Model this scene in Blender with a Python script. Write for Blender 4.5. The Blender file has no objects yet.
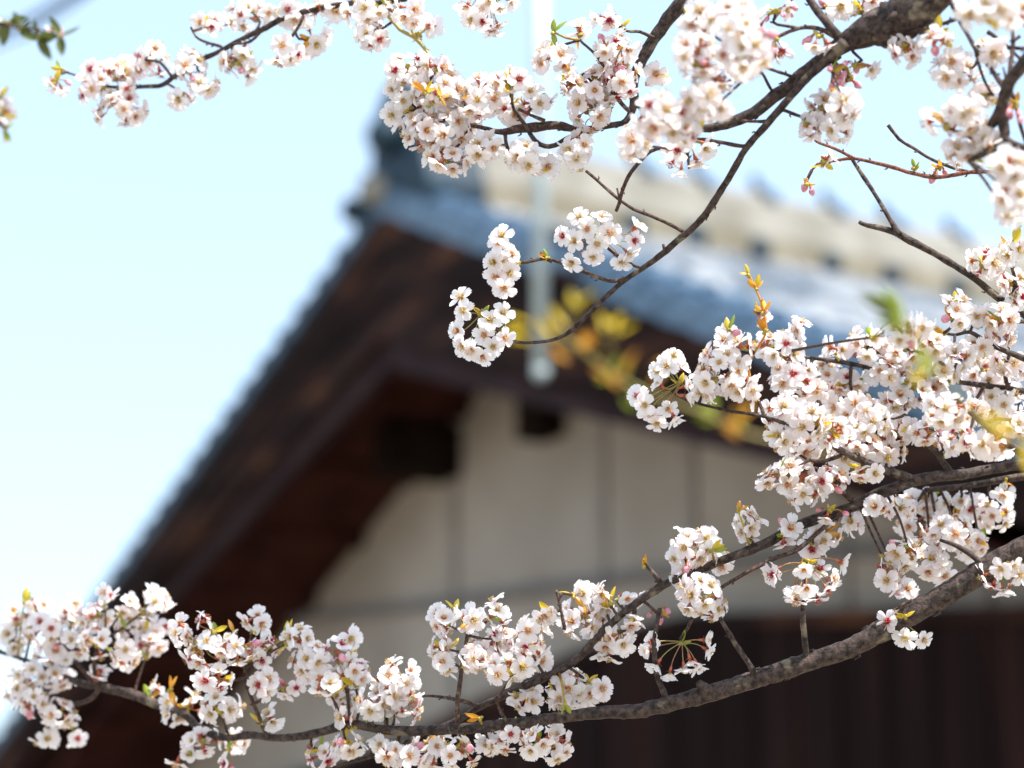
import bpy, bmesh, math, random
from mathutils import Vector, Matrix, Quaternion, noise
rnd = random.Random(7)
SC = bpy.context.scene
COL = SC.collection
rad = math.radians

# ------------------------------------------------------------------ camera
PITCH = 14.7
CAM = Vector((0, 0, 1.6))
FPX = 85 / 36 * 1024
cd = bpy.data.cameras.new('camera')
cd.lens = 85; cd.sensor_width = 36
cd.clip_start = 0.05; cd.clip_end = 4000
cd.dof.use_dof = True
cd.dof.focus_distance = 3.0
cd.dof.aperture_fstop = 2.4
cam = bpy.data.objects.new('camera', cd)
cam.location = CAM
cam.rotation_euler = (rad(90 + PITCH), 0, 0)
COL.objects.link(cam); SC.camera = cam

# ------------------------------------------------------------------ light
SUN_EL, SUN_AZ = 58, 132          # azimuth clockwise from the viewing direction (+Y)
w = bpy.data.worlds.new('World'); SC.world = w; w.use_nodes = True
nt = w.node_tree; nt.nodes.clear()
sky = nt.nodes.new('ShaderNodeTexSky'); sky.sky_type = 'NISHITA'; sky.sun_disc = False
sky.sun_elevation = rad(SUN_EL); sky.sun_rotation = rad(SUN_AZ)
sky.air_density = 1.0; sky.dust_density = 2.2; sky.ozone_density = 1.0
bg = nt.nodes.new('ShaderNodeBackground'); bg.inputs[1].default_value = 0.15
wo = nt.nodes.new('ShaderNodeOutputWorld')
veil = nt.nodes.new('ShaderNodeMix'); veil.data_type = 'RGBA'; veil.inputs[0].default_value = .64   # thin even high haze in the sky
veil.inputs[7].default_value = (1.32, 1.68, 1.94, 1)
nt.links.new(sky.outputs[0], veil.inputs[6]); nt.links.new(veil.outputs[2], bg.inputs[0]); nt.links.new(bg.outputs[0], wo.inputs[0])
sd = bpy.data.lights.new('sun', 'SUN'); sd.energy = 2.6; sd.angle = rad(0.5); sd.color = (1, .96, .90)
sun = bpy.data.objects.new('sun', sd); COL.objects.link(sun)
sdir = Vector((math.sin(rad(SUN_AZ)) * math.cos(rad(SUN_EL)), math.cos(rad(SUN_AZ)) * math.cos(rad(SUN_EL)), math.sin(rad(SUN_EL))))
sun.rotation_euler = sdir.to_track_quat('Z', 'Y').to_euler()
sun.location = (0, 0, 30)
SC.view_settings.view_transform = 'Standard'; SC.view_settings.look = 'None'
SC.view_settings.exposure = 1.85; SC.view_settings.gamma = 1
SC.render.engine = 'CYCLES'
SC.cycles.use_denoising = True
SC.cycles.max_bounces = 8; SC.cycles.transparent_max_bounces = 8

# ------------------------------------------------------------------ view frame -> world
pr = rad(PITCH)
VR = Vector((1, 0, 0)); VF = Vector((0, math.cos(pr), math.sin(pr))); VU = Vector((0, -math.sin(pr), math.cos(pr)))
def ray(x, y): return VR * ((x - 512) / FPX) + VU * ((384 - y) / FPX) + VF
def P(x, y, d): return CAM + ray(x, y) * d

# ------------------------------------------------------------------ materials
def mat(name):
    m = bpy.data.materials.new(name); m.use_nodes = True
    n = m.node_tree.nodes; b = n['Principled BSDF']
    return m, m.node_tree, n, b
def ramp(t, fac, stops):
    r = t.nodes.new('ShaderNodeValToRGB'); e = r.color_ramp.elements
    while len(e) < len(stops): e.new(0.5)
    for el, (p, c) in zip(e, stops): el.position = p; el.color = (*c, 1)
    if fac is not None: t.links.new(fac, r.inputs[0])
    return r
def noise_mat(name, stops, scale=5, rough=.8, detail=4, bump=0, spec=.3, coord='Object', stretch=(1, 1, 1), bdist=.01):
    m, t, n, b = mat(name)
    tc = n.new('ShaderNodeTexCoord'); mp = n.new('ShaderNodeMapping'); mp.inputs['Scale'].default_value = stretch
    t.links.new(tc.outputs[coord], mp.inputs[0])
    nz = n.new('ShaderNodeTexNoise'); nz.inputs['Scale'].default_value = scale; nz.inputs['Detail'].default_value = detail
    t.links.new(mp.outputs[0], nz.inputs[0])
    r = ramp(t, nz.outputs[0], stops)
    t.links.new(r.outputs[0], b.inputs['Base Color'])
    b.inputs['Roughness'].default_value = rough; b.inputs['Specular IOR Level'].default_value = spec
    if bump:
        bp = n.new('ShaderNodeBump'); bp.inputs['Strength'].default_value = bump; bp.inputs['Distance'].default_value = bdist
        t.links.new(nz.outputs[0], bp.inputs['Height']); t.links.new(bp.outputs[0], b.inputs['Normal'])
    return m

def petal_mat(name, core, mid):
    m, t, n, b = mat(name)
    n.remove(b); out = n['Material Output']
    uv = n.new('ShaderNodeUVMap'); uv.uv_map = 'UVMap'
    sp = n.new('ShaderNodeSeparateXYZ'); t.links.new(uv.outputs[0], sp.inputs[0])
    r = ramp(t, sp.outputs[0], [(0.0, core), (0.14, core), (0.22, mid), (0.38, (.915, .89, .895)), (1.0, (.935, .92, .93))])
    oi = n.new('ShaderNodeObjectInfo')
    tint = ramp(t, oi.outputs['Random'], [(0.0, (1, .95, .955)), (.35, (1, .99, .985)), (1.0, (1, 1, 1))])
    mx = n.new('ShaderNodeMix'); mx.data_type = 'RGBA'; mx.blend_type = 'MULTIPLY'; mx.inputs[0].default_value = 1
    t.links.new(r.outputs[0], mx.inputs[6]); t.links.new(tint.outputs[0], mx.inputs[7])
    # veins along the petal: fine bump across
    wv = n.new('ShaderNodeMath'); wv.operation = 'MULTIPLY'; wv.inputs[1].default_value = 55
    t.links.new(sp.outputs[1], wv.inputs[0])
    sn = n.new('ShaderNodeMath'); sn.operation = 'SINE'; t.links.new(wv.outputs[0], sn.inputs[0])
    bp = n.new('ShaderNodeBump'); bp.inputs['Strength'].default_value = .35; bp.inputs['Distance'].default_value = .0004
    t.links.new(sn.outputs[0], bp.inputs['Height'])
    d = n.new('ShaderNodeBsdfDiffuse'); tr = n.new('ShaderNodeBsdfTranslucent')
    t.links.new(mx.outputs[2], d.inputs[0]); t.links.new(bp.outputs[0], d.inputs['Normal'])
    g = n.new('ShaderNodeMix'); g.data_type = 'RGBA'; g.blend_type = 'MULTIPLY'; g.inputs[0].default_value = 1
    t.links.new(mx.outputs[2], g.inputs[6]); g.inputs[7].default_value = (1, .985, .975, 1)
    t.links.new(g.outputs[2], tr.inputs[0])
    ms = n.new('ShaderNodeMixShader'); ms.inputs[0].default_value = .50
    t.links.new(d.outputs[0], ms.inputs[1]); t.links.new(tr.outputs[0], ms.inputs[2])
    gl = n.new('ShaderNodeBsdfGlossy'); gl.inputs['Roughness'].default_value = .55
    ms2 = n.new('ShaderNodeMixShader'); ms2.inputs[0].default_value = .04
    t.links.new(ms.outputs[0], ms2.inputs[1]); t.links.new(gl.outputs[0], ms2.inputs[2])
    t.links.new(ms2.outputs[0], out.inputs[0])
    return m
def leafy(name, c1, c2, trans=.4):
    m, t, n, b = mat(name)
    n.remove(b); out = n['Material Output']
    oi = n.new('ShaderNodeTexCoord'); nz = n.new('ShaderNodeTexNoise'); nz.inputs['Scale'].default_value = 90
    t.links.new(oi.outputs['Object'], nz.inputs[0])
    r = ramp(t, nz.outputs[0], [(.35, c1), (.65, c2)])
    d = n.new('ShaderNodeBsdfDiffuse'); tr = n.new('ShaderNodeBsdfTranslucent'); gl = n.new('ShaderNodeBsdfGlossy'); gl.inputs['Roughness'].default_value = .4
    t.links.new(r.outputs[0], d.inputs[0]); t.links.new(r.outputs[0], tr.inputs[0])
    ms = n.new('ShaderNodeMixShader'); ms.inputs[0].default_value = trans
    t.links.new(d.outputs[0], ms.inputs[1]); t.links.new(tr.outputs[0], ms.inputs[2])
    m2 = n.new('ShaderNodeMixShader'); m2.inputs[0].default_value = .06
    t.links.new(ms.outputs[0], m2.inputs[1]); t.links.new(gl.outputs[0], m2.inputs[2])
    t.links.new(m2.outputs[0], out.inputs[0])
    return m

M = {}
M['petal_y'] = petal_mat('petal_pale', (.58, .44, .10), (.88, .82, .72))
M['petal_r'] = petal_mat('petal_crimson_heart', (.46, .012, .05), (.88, .64, .68))
M['petal_o'] = petal_mat('petal_peach_heart', (.66, .26, .06), (.89, .77, .69))
M['budpink'] = leafy('bud_pink', (.72, .20, .30), (.90, .55, .60), .3)
M['calyx'] = leafy('calyx_red', (.36, .03, .035), (.50, .14, .05), .2)
M['stalk'] = leafy('stalk_green', (.26, .30, .06), (.38, .30, .08), .25)
M['stalk_red'] = leafy('stalk_red', (.34, .12, .06), (.42, .26, .09), .25)
M['anther'] = leafy('anther', (.70, .48, .10), (.75, .55, .22), .2)
M['filament'] = leafy('filament', (.85, .62, .60), (.9, .8, .75), .4)
M['filament_red'] = leafy('filament_red', (.55, .02, .07), (.66, .10, .14), .3)
M['anther_old'] = leafy('anther_old', (.40, .10, .04), (.55, .30, .10), .2)
M['leaf_d'] = leafy('leaf_dark', (.04, .09, .012), (.14, .15, .02), .35)
M['leaf_y'] = leafy('young_leaf_yellow', (.62, .46, .015), (.74, .54, .04), .5)
M['leaf_g'] = leafy('young_leaf_green', (.20, .30, .02), (.38, .42, .03), .45)
M['leaf_b'] = leafy('young_leaf_bronze', (.62, .24, .02), (.72, .40, .04), .45)
M['scale'] = leafy('bud_scale', (.30, .14, .02), (.46, .38, .04), .25)

def bark_mat(name, dark, lite, scale):
    m, t, n, b = mat(name)
    tc = n.new('ShaderNodeTexCoord'); nz = n.new('ShaderNodeTexNoise'); nz.inputs['Scale'].default_value = scale; nz.inputs['Detail'].default_value = 8; nz.inputs['Roughness'].default_value = .65
    t.links.new(tc.outputs['Object'], nz.inputs[0])
    r = ramp(t, nz.outputs[0], [(.38, dark), (.52, lite), (.66, tuple(c * 1.9 for c in lite))])
    # pale lichen freckles and lenticels
    vo = n.new('ShaderNodeTexNoise'); vo.inputs['Scale'].default_value = scale * .35; vo.inputs['Detail'].default_value = 5
    t.links.new(tc.outputs['Object'], vo.inputs[0])
    r2 = ramp(t, vo.outputs[0], [(.60, (0, 0, 0)), (.70, (1, 1, 1))])
    mx = n.new('ShaderNodeMix'); mx.data_type = 'RGBA'; t.links.new(r2.outputs[0], mx.inputs[0])
    t.links.new(r.outputs[0], mx.inputs[6]); mx.inputs[7].default_value = (.20, .165, .11, 1)
    t.links.new(mx.outputs[2], b.inputs['Base Color'])
    b.inputs['Roughness'].default_value = .72; b.inputs['Specular IOR Level'].default_value = .35
    bp = n.new('ShaderNodeBump'); bp.inputs['Strength'].default_value = 1; bp.inputs['Distance'].default_value = .0032
    t.links.new(nz.outputs[0], bp.inputs['Height']); t.links.new(bp.outputs[0], b.inputs['Normal'])
    return m
M['bark'] = bark_mat('bark', (.010, .006, .005), (.056, .037, .030), 130)
M['twig'] = bark_mat('twig_bark', (.022, .011, .009), (.075, .042, .032), 260)
M['twig_red'] = bark_mat('twig_redbrown', (.08, .025, .013), (.19, .07, .04), 260)
M['twig_green'] = leafy('twig_green', (.30, .26, .04), (.42, .30, .06), .15)

# ------------------------------------------------------------------ object helpers
def tag(o, label=None, cat=None, group=None, kind=None):
    if label: o['label'] = label
    if cat: o['category'] = cat
    if group: o['group'] = group
    if kind: o['kind'] = kind
    return o
def empty(name, loc, label, cat, group=None):
    o = bpy.data.objects.new(name, None); o.empty_display_size = .05; COL.objects.link(o); o.location = loc
    return tag(o, label, cat, group)
def link(name, me, parent=None, mx=None):
    o = bpy.data.objects.new(name, me); COL.objects.link(o)
    if parent is not None:
        o.parent = parent
    if mx is not None: o.matrix_basis = mx
    return o
class MB:
    def __init__(s): s.v = []; s.f = []; s.m = []; s.uv = []
    def add(s, vs, fs, mi=0, uvs=None):
        k = len(s.v); s.v += [Vector(v) for v in vs]
        s.uv += uvs if uvs else [(0, 0)] * len(vs)
        for f in fs: s.f.append([k + i for i in f]); s.m.append(mi)
    def mesh(s, name, mats, smooth=True, origin=None):
        me = bpy.data.meshes.new(name)
        vs = [v - origin for v in s.v] if origin is not None else s.v
        me.from_pydata([tuple(v) for v in vs], [], s.f)
        for m in mats: me.materials.append(m)
        me.polygons.foreach_set('material_index', s.m)
        me.polygons.foreach_set('use_smooth', [smooth] * len(s.f))
        uvl = me.uv_layers.new(name='UVMap')
        for lp in me.loops: uvl.data[lp.index].uv = s.uv[lp.vertex_index]
        me.update(); return me
    def tube(s, pts, rs, n=8, mi=0, cap=True, jit=0, sc=30):
        pts = [Vector(p) for p in pts]
        if len(pts) < 2: return
        k = len(s.v); T = None; N = None; rings = []
        for i, p in enumerate(pts):
            t = (pts[min(i + 1, len(pts) - 1)] - pts[max(i - 1, 0)])
            if t.length < 1e-9: t = Vector((0, 0, 1))
            t.normalize()
            if N is None:
                N = t.orthogonal().normalized()
            else:
                N = (N - t * N.dot(t))
                N = N.normalized() if N.length > 1e-6 else t.orthogonal().normalized()
            B = t.cross(N); r = rs[i] if isinstance(rs, (list, tuple)) else rs
            for j in range(n):
                a = 2 * math.pi * j / n
                d = N * math.cos(a) + B * math.sin(a)
                q = 1
                if jit: q = 1 + jit * noise.noise((p + d * r) * sc) + jit * .7 * noise.noise((p + d * r) * sc * 3.1)
                s.v.append(p + d * r * q); s.uv.append((0, 0))
        for i in range(len(pts) - 1):
            for j in range(n):
                a = k + i * n + j; b = k + i * n + (j + 1) % n
                s.f.append([a, b, b + n, a + n]); s.m.append(mi)
        if cap:
            s.f.append([k + j for j in range(n)][::-1]); s.m.append(mi)
            s.f.append([k + (len(pts) - 1) * n + j for j in range(n)]); s.m.append(mi)
    def ball(s, c, r, mi=0, n=6, m=4, ax=Vector((0, 0, 1)), ln=1):
        ax = ax.normalized(); N = ax.orthogonal().normalized(); B = ax.cross(N)
        pts = [c - ax * r * ln * math.cos(math.pi * i / m) for i in range(m + 1)]
        rs = [max(r * math.sin(math.pi * i / m), r * .03) for i in range(m + 1)]
        s.tube(pts, rs, n, mi)
    def box(s, c, ex, ey, ez, mi=0):
        vs = [c + ex * i + ey * j + ez * k for i in (-1, 1) for j in (-1, 1) for k in (-1, 1)]
        s.add(vs, [(0, 1, 3, 2), (4, 6, 7, 5), (0, 4, 5, 1), (2, 3, 7, 6), (0, 2, 6, 4), (1, 5, 7, 3)], mi)
def catmull(pts, step):
    """pts: list of (Vector, radius) -> dense list"""
    out = []
    n = len(pts)
    for i in range(n - 1):
        p0, p1, p2, p3 = (pts[max(i - 1, 0)], pts[i], pts[i + 1], pts[min(i + 2, n - 1)])
        L = (p2[0] - p1[0]).length; k = max(1, int(L / step))
        for j in range(k):
            t = j / k; t2, t3 = t * t, t * t * t
            v = .5 * ((2 * p1[0]) + (p2[0] - p0[0]) * t + (2 * p0[0] - 5 * p1[0] + 4 * p2[0] - p3[0]) * t2 + (3 * p1[0] - p0[0] - 3 * p2[0] + p3[0]) * t3)
            out.append((v, p1[1] * (1 - t) + p2[1] * t))
    out.append(pts[-1]); return out

# ================================================================== SETTING: ground
ebx = rad(58.6)
EB = Vector((math.sin(ebx), math.cos(ebx), 0)); ER = Vector((math.cos(ebx), -math.sin(ebx), 0)); EZ = Vector((0, 0, 1))
APEX = P(388, 200, 16.5)
def W(a, b, z): return APEX + ER * a + EB * b + EZ * z
def cast(x, y, b=0):
    r = ray(x, y); t = ((APEX - CAM).dot(EB) + b) / r.dot(EB); p = CAM + r * t - APEX
    return p.dot(ER), p.z
GZ = -APEX.z

mb = MB(); mb.add([(-1500, -1500, 0), (1500, -1500, 0), (1500, 1500, 0), (-1500, 1500, 0)], [(0, 1, 2, 3)])
g = link('ground', mb.mesh('ground', [noise_mat('gravel', [(.3, (.20, .17, .13)), (.7, (.33, .29, .23))], 3, .9, 10, .5)], False))
tag(g, kind='structure')

# ================================================================== STOREHOUSE
m_roof, t, n, b = mat('glazed_tile')
tc = n.new('ShaderNodeTexCoord'); nz = n.new('ShaderNodeTexNoise'); nz.inputs['Scale'].default_value = 1.6; nz.inputs['Detail'].default_value = 6
t.links.new(tc.outputs['Object'], nz.inputs[0])
vz = n.new('ShaderNodeTexVoronoi'); vz.inputs['Scale'].default_value = 3.4
rm = n.new('ShaderNodeMapping'); rm.vector_type = 'POINT'; rm.inputs['Rotation'].default_value = (0, 0, rad(-31.4)); rm.inputs['Scale'].default_value = (1, 1, 1)
t.links.new(tc.outputs['Object'], rm.inputs[0])
rs = n.new('ShaderNodeMapping'); rs.inputs['Scale'].default_value = (1.1, .42, .6); t.links.new(rm.outputs[0], rs.inputs[0]); t.links.new(rs.outputs[0], vz.inputs[0])
mx = n.new('ShaderNodeMix'); mx.data_type = 'FLOAT'; mx.inputs[0].default_value = .5
sv = n.new('ShaderNodeSeparateColor'); t.links.new(vz.outputs['Color'], sv.inputs[0])
t.links.new(nz.outputs[0], mx.inputs[2]); t.links.new(sv.outputs[0], mx.inputs[3])
r = ramp(t, mx.outputs[0], [(.30, (.06, .078, .10)), (.46, (.12, .142, .17)), (.60, (.27, .285, .30))])  # tone varies by tile; palest stop paints the sun's glint streaks into the colour
t.links.new(r.outputs[0], b.inputs['Base Color']); b.inputs['Roughness'].default_value = .42; b.inputs['Specular IOR Level'].default_value = .6
M['tile'] = m_roof
M['tile_dark'] = noise_mat('dark_tile', [(.3, (.005, .018, .032)), (.7, (.012, .038, .062))], 4, .6, 6, 0, .3)
M['verge'] = noise_mat('verge_tile', [(.3, (.05, .10, .17)), (.7, (.10, .17, .25))], 5, .4, 5, 0, .5)  # blue of the reflected sky is put into this tile colour
M['verge_unlit'] = noise_mat('verge_tile_unlit', [(.3, (.02, .04, .07)), (.7, (.06, .10, .15))], 5, .5, 5, 0, .4)  # darker copy of the same tile, painted without the bright sky reflection
M['tan'] = noise_mat('ridge_base', [(.3, (.13, .115, .08)), (.7, (.22, .20, .15))], 3, .8, 6)
M['cream'] = noise_mat('ridge_plaster', [(.3, (.19, .18, .15)), (.7, (.31, .30, .27))], 3, .8, 6)
M['wood_dark'] = noise_mat('sun_spotted_board', [(.32, (.008, .004, .0035)), (.54, (.026, .012, .010)), (.74, (.11, .045, .022))], 1.3, .8, 5, 0, .08, 'Object', (.7, .7, 3.0))  # dark wood; the warm orange-brown stop paints weak sunlit spots into the colour
M['wood_purple'] = noise_mat('inner_board', [(.3, (.018, .010, .012)), (.7, (.042, .025, .028))], 2, .8, 4, 0, .08)
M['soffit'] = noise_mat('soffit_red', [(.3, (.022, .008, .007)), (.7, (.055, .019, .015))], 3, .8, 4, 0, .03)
M['black'] = noise_mat('beam_black', [(.3, (.008, .005, .004)), (.7, (.018, .011, .009))], 3, .8, 4, 0, .03)
M['plaster'] = noise_mat('grey_plaster', [(.3, (.25, .215, .18)), (.7, (.37, .33, .29))], .9, .9, 9)
M['batten'] = noise_mat('batten_grey', [(.3, (.22, .195, .17)), (.7, (.29, .26, .235))], 2, .9)
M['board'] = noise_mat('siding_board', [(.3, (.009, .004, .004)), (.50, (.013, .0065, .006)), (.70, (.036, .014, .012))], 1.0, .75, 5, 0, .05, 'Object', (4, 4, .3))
M['metal_pale'] = noise_mat('galvanised', [(.3, (.34, .41, .43)), (.7, (.42, .50, .52))], 6, .45, 4, 0, .5)

SL, SR, HW = .42, .478, 8.2
def zo(a): return (-SL * -a if a < 0 else -SR * a)
def slab(poly, b0, b1):
    """polygon in the (a, z) plane given as list, extruded from b0 to b1"""
    m = MB(); n_ = len(poly)
    m.v = [W(a, b0, z) for a, z in poly] + [W(a, b1, z) for a, z in poly]; m.uv = [(0, 0)] * (2 * n_)
    m.f = [list(range(n_)), list(range(2 * n_ - 1, n_ - 1, -1))] + [[i, i + n_, (i + 1) % n_ + n_, (i + 1) % n_] for i in range(n_)]
    m.m = [0] * len(m.f)
    return m
ORG = W(0, 0, GZ)
house = empty('storehouse', ORG, 'old storehouse with grey plaster gable, dark wooden bargeboards and blue grey tiled roof', 'building')
def part(name, m, mats, parent=None, smooth=False, org=ORG):
    if not isinstance(mats, list): mats = [mats]
    o = link(name, m.mesh(name, mats, smooth, org), parent or house)
    if smooth: pass
    return o

# walls (gable front with the other three sides)
WB = 1.2
Lb = -.306; Rb = -.35
wl, wr, LEN = -7.0, 6.9, 12.5
poly = [(wl, GZ), (wr, GZ), (wr, zo(wr) - .30), (0, -.34), (wl, zo(wl) - .30)]
part('plaster_wall', slab(poly, WB, LEN - .7), M['plaster'])
for x0 in (455, 603, 692, 842, 980):
    a0, _ = cast(x0, 480, WB)
    part('batten', slab([(a0 - .05, GZ + .1), (a0 + .05, GZ + .1), (a0 + .05, zo(a0) - .62), (a0 - .05, zo(a0) - .62)], WB - .03, WB - .002), M['batten'])
# board siding below
top = [cast(x, y, WB - .1) for x, y in ((390, 752), (480, 708), (560, 668), (640, 634), (700, 622), (1024, 616))]
top = [(wl + .02, top[0][1] - .3)] + top + [(wr - .02, top[-1][1] - .02)]
sid = MB()
xs = wl + .02
def topz(a):
    for (a0, z0), (a1, z1) in zip(top, top[1:]):
        if a0 <= a <= a1: return z0 + (z1 - z0) * (a - a0) / (a1 - a0)
    return top[-1][1]
k = 0
while xs < wr - .3:
    wd = .19
    q = slab([(xs, GZ), (xs + wd, GZ), (xs + wd, topz(xs + wd)), (xs, topz(xs))], WB - .10 - .012 * (k % 2), WB - .004)
    sid.add(q.v, q.f); xs += wd + .008; k += 1
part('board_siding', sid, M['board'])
rail = slab([(a, z + .05) for a, z in top] + [(a, z - .03) for a, z in top[::-1]], WB - .15, WB - .115)
part('siding_cap', rail, M['wood_dark'])

# roof: deck + pantiles on both slopes
deck = slab([(-HW, zo(-HW)), (0, -.02), (HW, zo(HW)), (HW, zo(HW) - .12), (0, -.14), (-HW, zo(-HW) - .12)], 0.06, LEN)
part('roof_deck', deck, M['soffit'])
def tiles(sign):
    m = MB(); nb = int((LEN - .2) / .27) * 6; course = .30; nc = int(HW / course)
    B = [.1 + i * .27 / 6 for i in range(nb + 1)]
    rows = []
    for c in range(nc):
        rows += [(c * course, .055), ((c + 1) * course - .004, .085)]
    for a, h in rows:
        for bb in B:
            ph = (bb / .27) % 1
            hh = h + .05 * math.cos(2 * math.pi * ph) + (.02 if ph < .25 else 0)
            m.v.append(W(sign * a, bb, zo(sign * a) + hh)); m.uv.append((0, 0))
    nbb = len(B)
    for i in range(len(rows) - 1):
        for j in range(nb):
            f = [i * nbb + j, i * nbb + j + 1, (i + 1) * nbb + j + 1, (i + 1) * nbb + j]
            m.f.append(f if sign < 0 else f[::-1]); m.m.append(0)
    return m
for s in (1, -1): part('roof_tiles', tiles(s), M['tile'])
# verge tiles: blue strip with lapped rounds
for s in (1, -1):
    m = MB(); a = 0.0; u0 = .07 if s > 0 else -.02
    while a < HW - .1:
        a1 = a + .30
        q = slab([(s * a, zo(s * a) + .02 + u0), (s * a1, zo(s * a1) + .045 + u0), (s * a1, zo(s * a1) - .10), (s * a, zo(s * a) - .12)], -.07, .14)
        m.add(q.v, q.f)
        m.tube([W(s * a, .06, zo(s * a) + .03 + u0), W(s * a1, .06, zo(s * a1) + .05 + u0)], [.055, .075], 10)
        m.ball(W(s * (a + .28), -.05, zo(s * (a + .28)) + .0), .06, 0, 8, 4)
        a = a1
    part('verge_tiles', m, M['verge'] if s > 0 else M['verge_unlit'])
# bargeboards: outer and inner on both sides
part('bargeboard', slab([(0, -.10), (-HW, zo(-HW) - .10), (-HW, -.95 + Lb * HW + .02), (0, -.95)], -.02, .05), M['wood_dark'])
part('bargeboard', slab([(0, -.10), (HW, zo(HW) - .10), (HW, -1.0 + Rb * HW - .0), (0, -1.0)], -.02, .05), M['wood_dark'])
part('inner_bargeboard', slab([(0, -.80), (-HW, -.80 + Lb * HW), (-HW, -1.13 + Lb * HW), (0, -1.13)], .055, .13), M['wood_purple'])
part('inner_bargeboard', slab([(0, -.86), (HW, -.86 + Rb * HW), (HW, -1.19 + Rb * HW), (0, -1.19)], .055, .13), M['wood_purple'])
# batten mouldings that break the face of the boards
for s, sl in ((-1, SL), (1, SR)):
    for dz, th in ((-.36, .05), (-.62, .04)):
        part('board_moulding', slab([(0, dz), (s * HW, dz - sl * HW * (.97 if dz > -.5 else .90)), (s * HW, dz - th - sl * HW * (.97 if dz > -.5 else .90)), (0, dz - th)], -.05, -.022), M['wood_dark'])
# soffit boards + rafters
sof = MB()
for s in (-1, 1):
    sl = -.44 if s < 0 else -.478
    q = slab([(0, -.62), (s * HW, -.62 + sl * HW), (s * HW, -.67 + sl * HW), (0, -.67)], .135, WB - .003); sof.add(q.v, q.f)
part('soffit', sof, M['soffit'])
for i in range(9):
    a = -.9 - i * .8
    zr = lambda q: -.672 - .44 * q
    part('rafter', slab([(a, zr(-a)), (a - .09, zr(-a + .09)), (a - .09, zr(-a + .09) - .08), (a, zr(-a) - .08)], .135, WB - .005), M['soffit'])
# purlin ends
for (x0, y0, x1, y1, b0) in ((420, 432, 466, 492, .62), (526, 392, 570, 444, WB - .22)):
    a0, z0 = cast(x0, y1, WB); a1, z1 = cast(x1, y0, WB)
    zc = (z0 + z1) / 2 + .02; hh = .19; ac = a1 - .2; aw = .15
    part('purlin', slab([(ac - aw, zc - hh), (ac + aw, zc - hh), (ac + aw, zc + hh), (ac - aw, zc + hh)], b0, WB - .004), M['black'])
# ridge: stacked courses, plastered, with cap tiles
rd = MB(); rb = MB()
for i, (hw_, z0, z1) in enumerate(((.28, .02, .12), (.24, .125, .20), (.235, .225, .30), (.19, .305, .40), (.205, .405, .47))):
    q = slab([(-hw_, z0 - .1), (hw_, z0 - .1), (hw_, z1 - .003), (-hw_, z1 - .003)], .35, LEN - .1); (rb if i < 2 else rd).add(q.v, q.f)
ridge = part('ridge', rd, M['cream'])
part('ridge_base', rb, M['tan'], ridge)
cap = MB()
cap.tube([W(0, .3, .50), W(0, LEN, .50)], .11, 14)
capo = part('ridge_cap', cap, M['cream'], ridge, True)
for x0 in (640, 700, 762, 831, 889, 952):
    # collar tile standing on the cap, and the dark end tile low on the side of the ridge
    r_ = ray(x0, 200); tt = ((APEX - CAM).dot(ER)) / r_.dot(ER); bb = (CAM + r_ * tt - APEX).dot(EB)
    c = MB(); c.tube([W(0, bb - .05, .50), W(0, bb + .05, .50)], .155, 14); c.tube([W(0, bb, .6), W(-.02, bb - .06, .76)], [.05, .035], 8)
    part('collar_tile', c, M['tile_dark'], ridge, True)
    c = MB(); c.ball(W(.27, bb - .25, .06), .10, 0, 10, 6)
    part('end_tile', c, M['tile_dark'], ridge, True)
# onigawara: arched end ornament with side fins and boss
def orn(scale=1):
    pts = [(-.14, -.12), (-.22, .08), (-.17, .24), (-.16, .46), (-.10, .66), (.04, .80), (.22, .82), (.36, .70), (.43, .46), (.52, .30), (.60, .10), (.66, -.04), (.62, -.26), (.30, -.22), (.05, -.08)]
    return pts
on = slab([(a, z) for a, z in orn()], -.06, .42)
o_ = part('ridge_end_ornament', on, M['tile_dark'])
bv = o_.modifiers.new('bevel', 'BEVEL'); bv.width = .04; bv.segments = 3
c = MB(); c.ball(W(.14, -.10, .40), .14, 0, 14, 8); part('boss', c, M['tile_dark'], o_, True)
c = MB(); c.tube([W(0, -.18, .06), W(0, .25, .06)], .10, 16); part('round_end_tile', c, M['cream'], house, True)
c = MB(); c.tube([W(-.32, -.15, .0), W(-.32, .25, .0)], .09, 16); part('round_end_tile', c, M['tile_dark'], house, True)

# pole on the gable
pb = -.35
a0, z0 = cast(541, 372, pb); a1, z1 = cast(545, -30, pb)
pm = MB(); pm.tube([W(a0, pb, z0), W(a0, pb, z1 + .8)], .043, 16)
pole = empty('metal_pole', W(a0, pb, z0), 'slender pale metal pole fixed upright before the gable, rising past the ridge', 'pole')
part('shaft', pm, M['metal_pale'], pole, True, W(a0, pb, z0))
c = MB(); c.ball(W(a0, pb, z0), .05, 0, 12, 6); part('end_cap', c, M['metal_pale'], pole, True, W(a0, pb, z0))
for zz in (-1.0, -1.25):
    c = MB(); c.box(W(a0, pb / 2, zz), ER * .03, EB * (abs(pb) / 2 + .02), EZ * .03)
    part('bracket', c, M['black'], pole, False, W(a0, pb, z0))

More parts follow.
